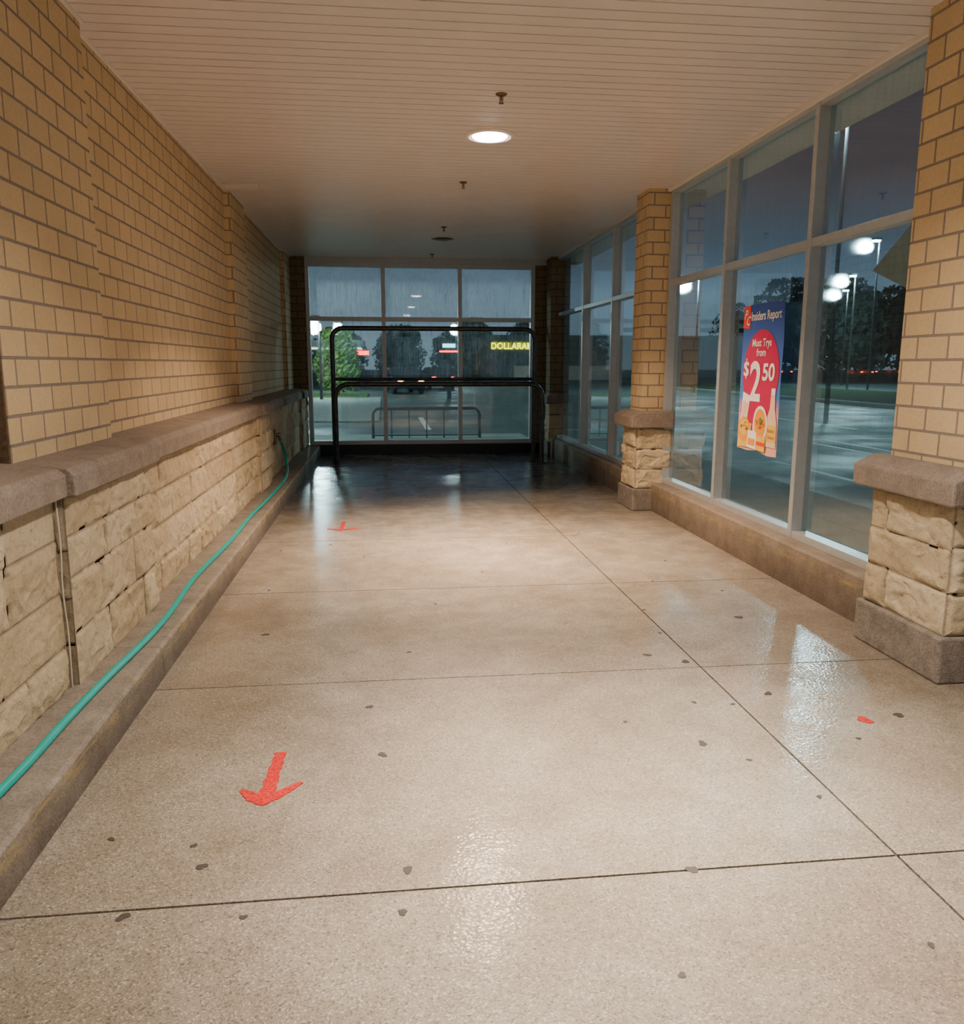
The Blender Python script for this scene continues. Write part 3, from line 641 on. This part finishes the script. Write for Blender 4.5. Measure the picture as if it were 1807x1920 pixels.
mb=MB();mb.box(-6,-1.2,49,54,2.5,2.9);mb.box(-5,-4.7,51,51.4,ZG,2.5);mb.box(-1.9,-1.6,51,51.4,ZG,2.5);mb.obj('canopy',M_bld,(-2.2,50,ZG),root)
mb=MB();mb.box(-5.5,-1.4,49.5,53.5,2.44,2.49);mb.obj('canopy_light',M_hw,(-2.2,50,2.3),root)
mb=MB();mb.box(-1.6,-.9,48.9,48.99,2.05,2.3);mb.obj('sign_panel',M_sr,(-1.5,49,2.2),root)
tag(root,'lit low shop canopy with small red sign','building')
root=empty('pylon_sign',(3.05,40,ZG))
mb=MB();mb.box(2.95,3.15,39.9,40.1,ZG,2.05);mb.obj('post',M_bld,(3.05,40,ZG),root)
mb=MB();mb.box(2.75,3.35,39.95,40.05,2.32,2.50);mb.obj('cyan_panel',M_sc,(3.05,40,2.4),root)
mb=MB();mb.box(2.6,3.5,39.95,40.05,2.10,2.18);mb.obj('red_panel',M_sr,(3.05,40,2.1),root)
tag(root,'small illuminated roadside sign with cyan and red panels','sign')
M_car=simple('car_paint_dark',(.05,.055,.06),.3,.3);M_tire=simple('tyre',(.01,.01,.01),.8);M_cg=simple('car_glass',(.01,.012,.015),.1)
def car(x,y,ang,lights,label):
    root=empty('car',(x,y,ZG));Lc=(x,y,ZG);Rm=Matrix.Rotation(ang,4,'Z')
    def T(p,q,t): v=Rm@Vector((p,t,q));return (x+v.x,y+v.y,ZG+v.z)
    prof=[(-2.2,.3),(2.2,.3),(2.25,.7),(2.1,.85),(1.1,.95),(.4,1.42),(-1.2,1.45),(-1.9,1.0),(-2.2,.9)]
    mb=MB();mb.prism(prof,T,-.85,.85);mb.obj('body',M_car,Lc,root,bevel=.06)
    mb=MB();mb.prism([(1.0,.97),(.4,1.37),(-1.15,1.4),(-1.7,1.0)],T,-.87,.87);mb.obj('window_glass',M_cg,Lc,root)
    for wx in (-1.4,1.4):
        for s in (-.86,.66):
            mb=MB();mb.prism([(wx+.32*cos(k*pi/8),.32+.32*sin(k*pi/8)) for k in range(16)],T,s,s+.2);mb.obj('wheel',M_tire,Lc,root)
    for s in (-.7,.45):
        mb=MB();e=-2.23 if lights is M_sr else 2.27
        mb.prism([(e-.03,.7),(e+.03,.7),(e+.03,.84),(e-.03,.84)],T,s,s+.25);mb.obj('lamp',lights,Lc,root)
    tag(root,label,'car')
car(58,95,radians(60),M_sr,'dark car with glowing red tail lights on the wet lot')
car(68,103,radians(60),M_sr,'dark car with red tail lights among distant trees')
car(50,100,radians(70),M_sr,'dark car with red tail lights')
car(62,101,radians(65),M_sr,'dark car with red tail lights beside another car')
car(1.0,48,radians(-80),M_sw,'dark car with orange headlights')
car(11.3,58,radians(95),M_sr,'dark car with red tail lights near the shop')
car(3.5,56,radians(95),M_sr,'dark car with red tail lights on the road')
# ------------------------------------------------------------------ world
w=bpy.data.worlds.new('night_sky');bpy.context.scene.world=w;w.use_nodes=True;nt=w.node_tree;nt.nodes.clear()
tc=N(nt,'ShaderNodeTexCoord');sx=N(nt,'ShaderNodeSeparateXYZ');nt.links.new(tc.outputs['Generated'],sx.inputs[0])
col=ramp(nt,sx.outputs[2],[(0,(.17,.25,.30)),(.08,(.155,.225,.295)),(.13,(.07,.105,.145)),(.20,(.022,.030,.050)),(.5,(.010,.011,.022))])
cl=noi(nt,mapv(nt,tc.outputs['Generated'],(3,3,9)),2,5)
col=mix(nt,.4,col,ramp(nt,cl,[(.3,(.6,.6,.65)),(.7,(1.2,1.2,1.2))]),'MULTIPLY')
bg=N(nt,'ShaderNodeBackground');bg.inputs[1].default_value=1.0;nt.links.new(col,bg.inputs[0])
o=N(nt,'ShaderNodeOutputWorld');nt.links.new(bg.outputs[0],o.inputs[0])
# ------------------------------------------------------------------ camera
f_,th,ps,ro=1540.7,.1782,.1160,.0012
fw=Vector((sin(ps)*cos(th),cos(ps)*cos(th),-sin(th)));rt=Vector((cos(ps),-sin(ps),0));up=rt.cross(fw)
rt,up=cos(ro)*rt+sin(ro)*up,-sin(ro)*rt+cos(ro)*up
cd=bpy.data.cameras.new('camera');cd.sensor_fit='VERTICAL';cd.sensor_height=24;cd.sensor_width=24*1807/1920;cd.lens=f_/1920*24;cd.clip_start=.05;cd.clip_end=600
co=bpy.data.objects.new('camera',cd);COL.objects.link(co)
co.matrix_world=Matrix(((rt.x,up.x,-fw.x,0),(rt.y,up.y,-fw.y,0),(rt.z,up.z,-fw.z,1.55),(0,0,0,1)))
bpy.context.scene.camera=co
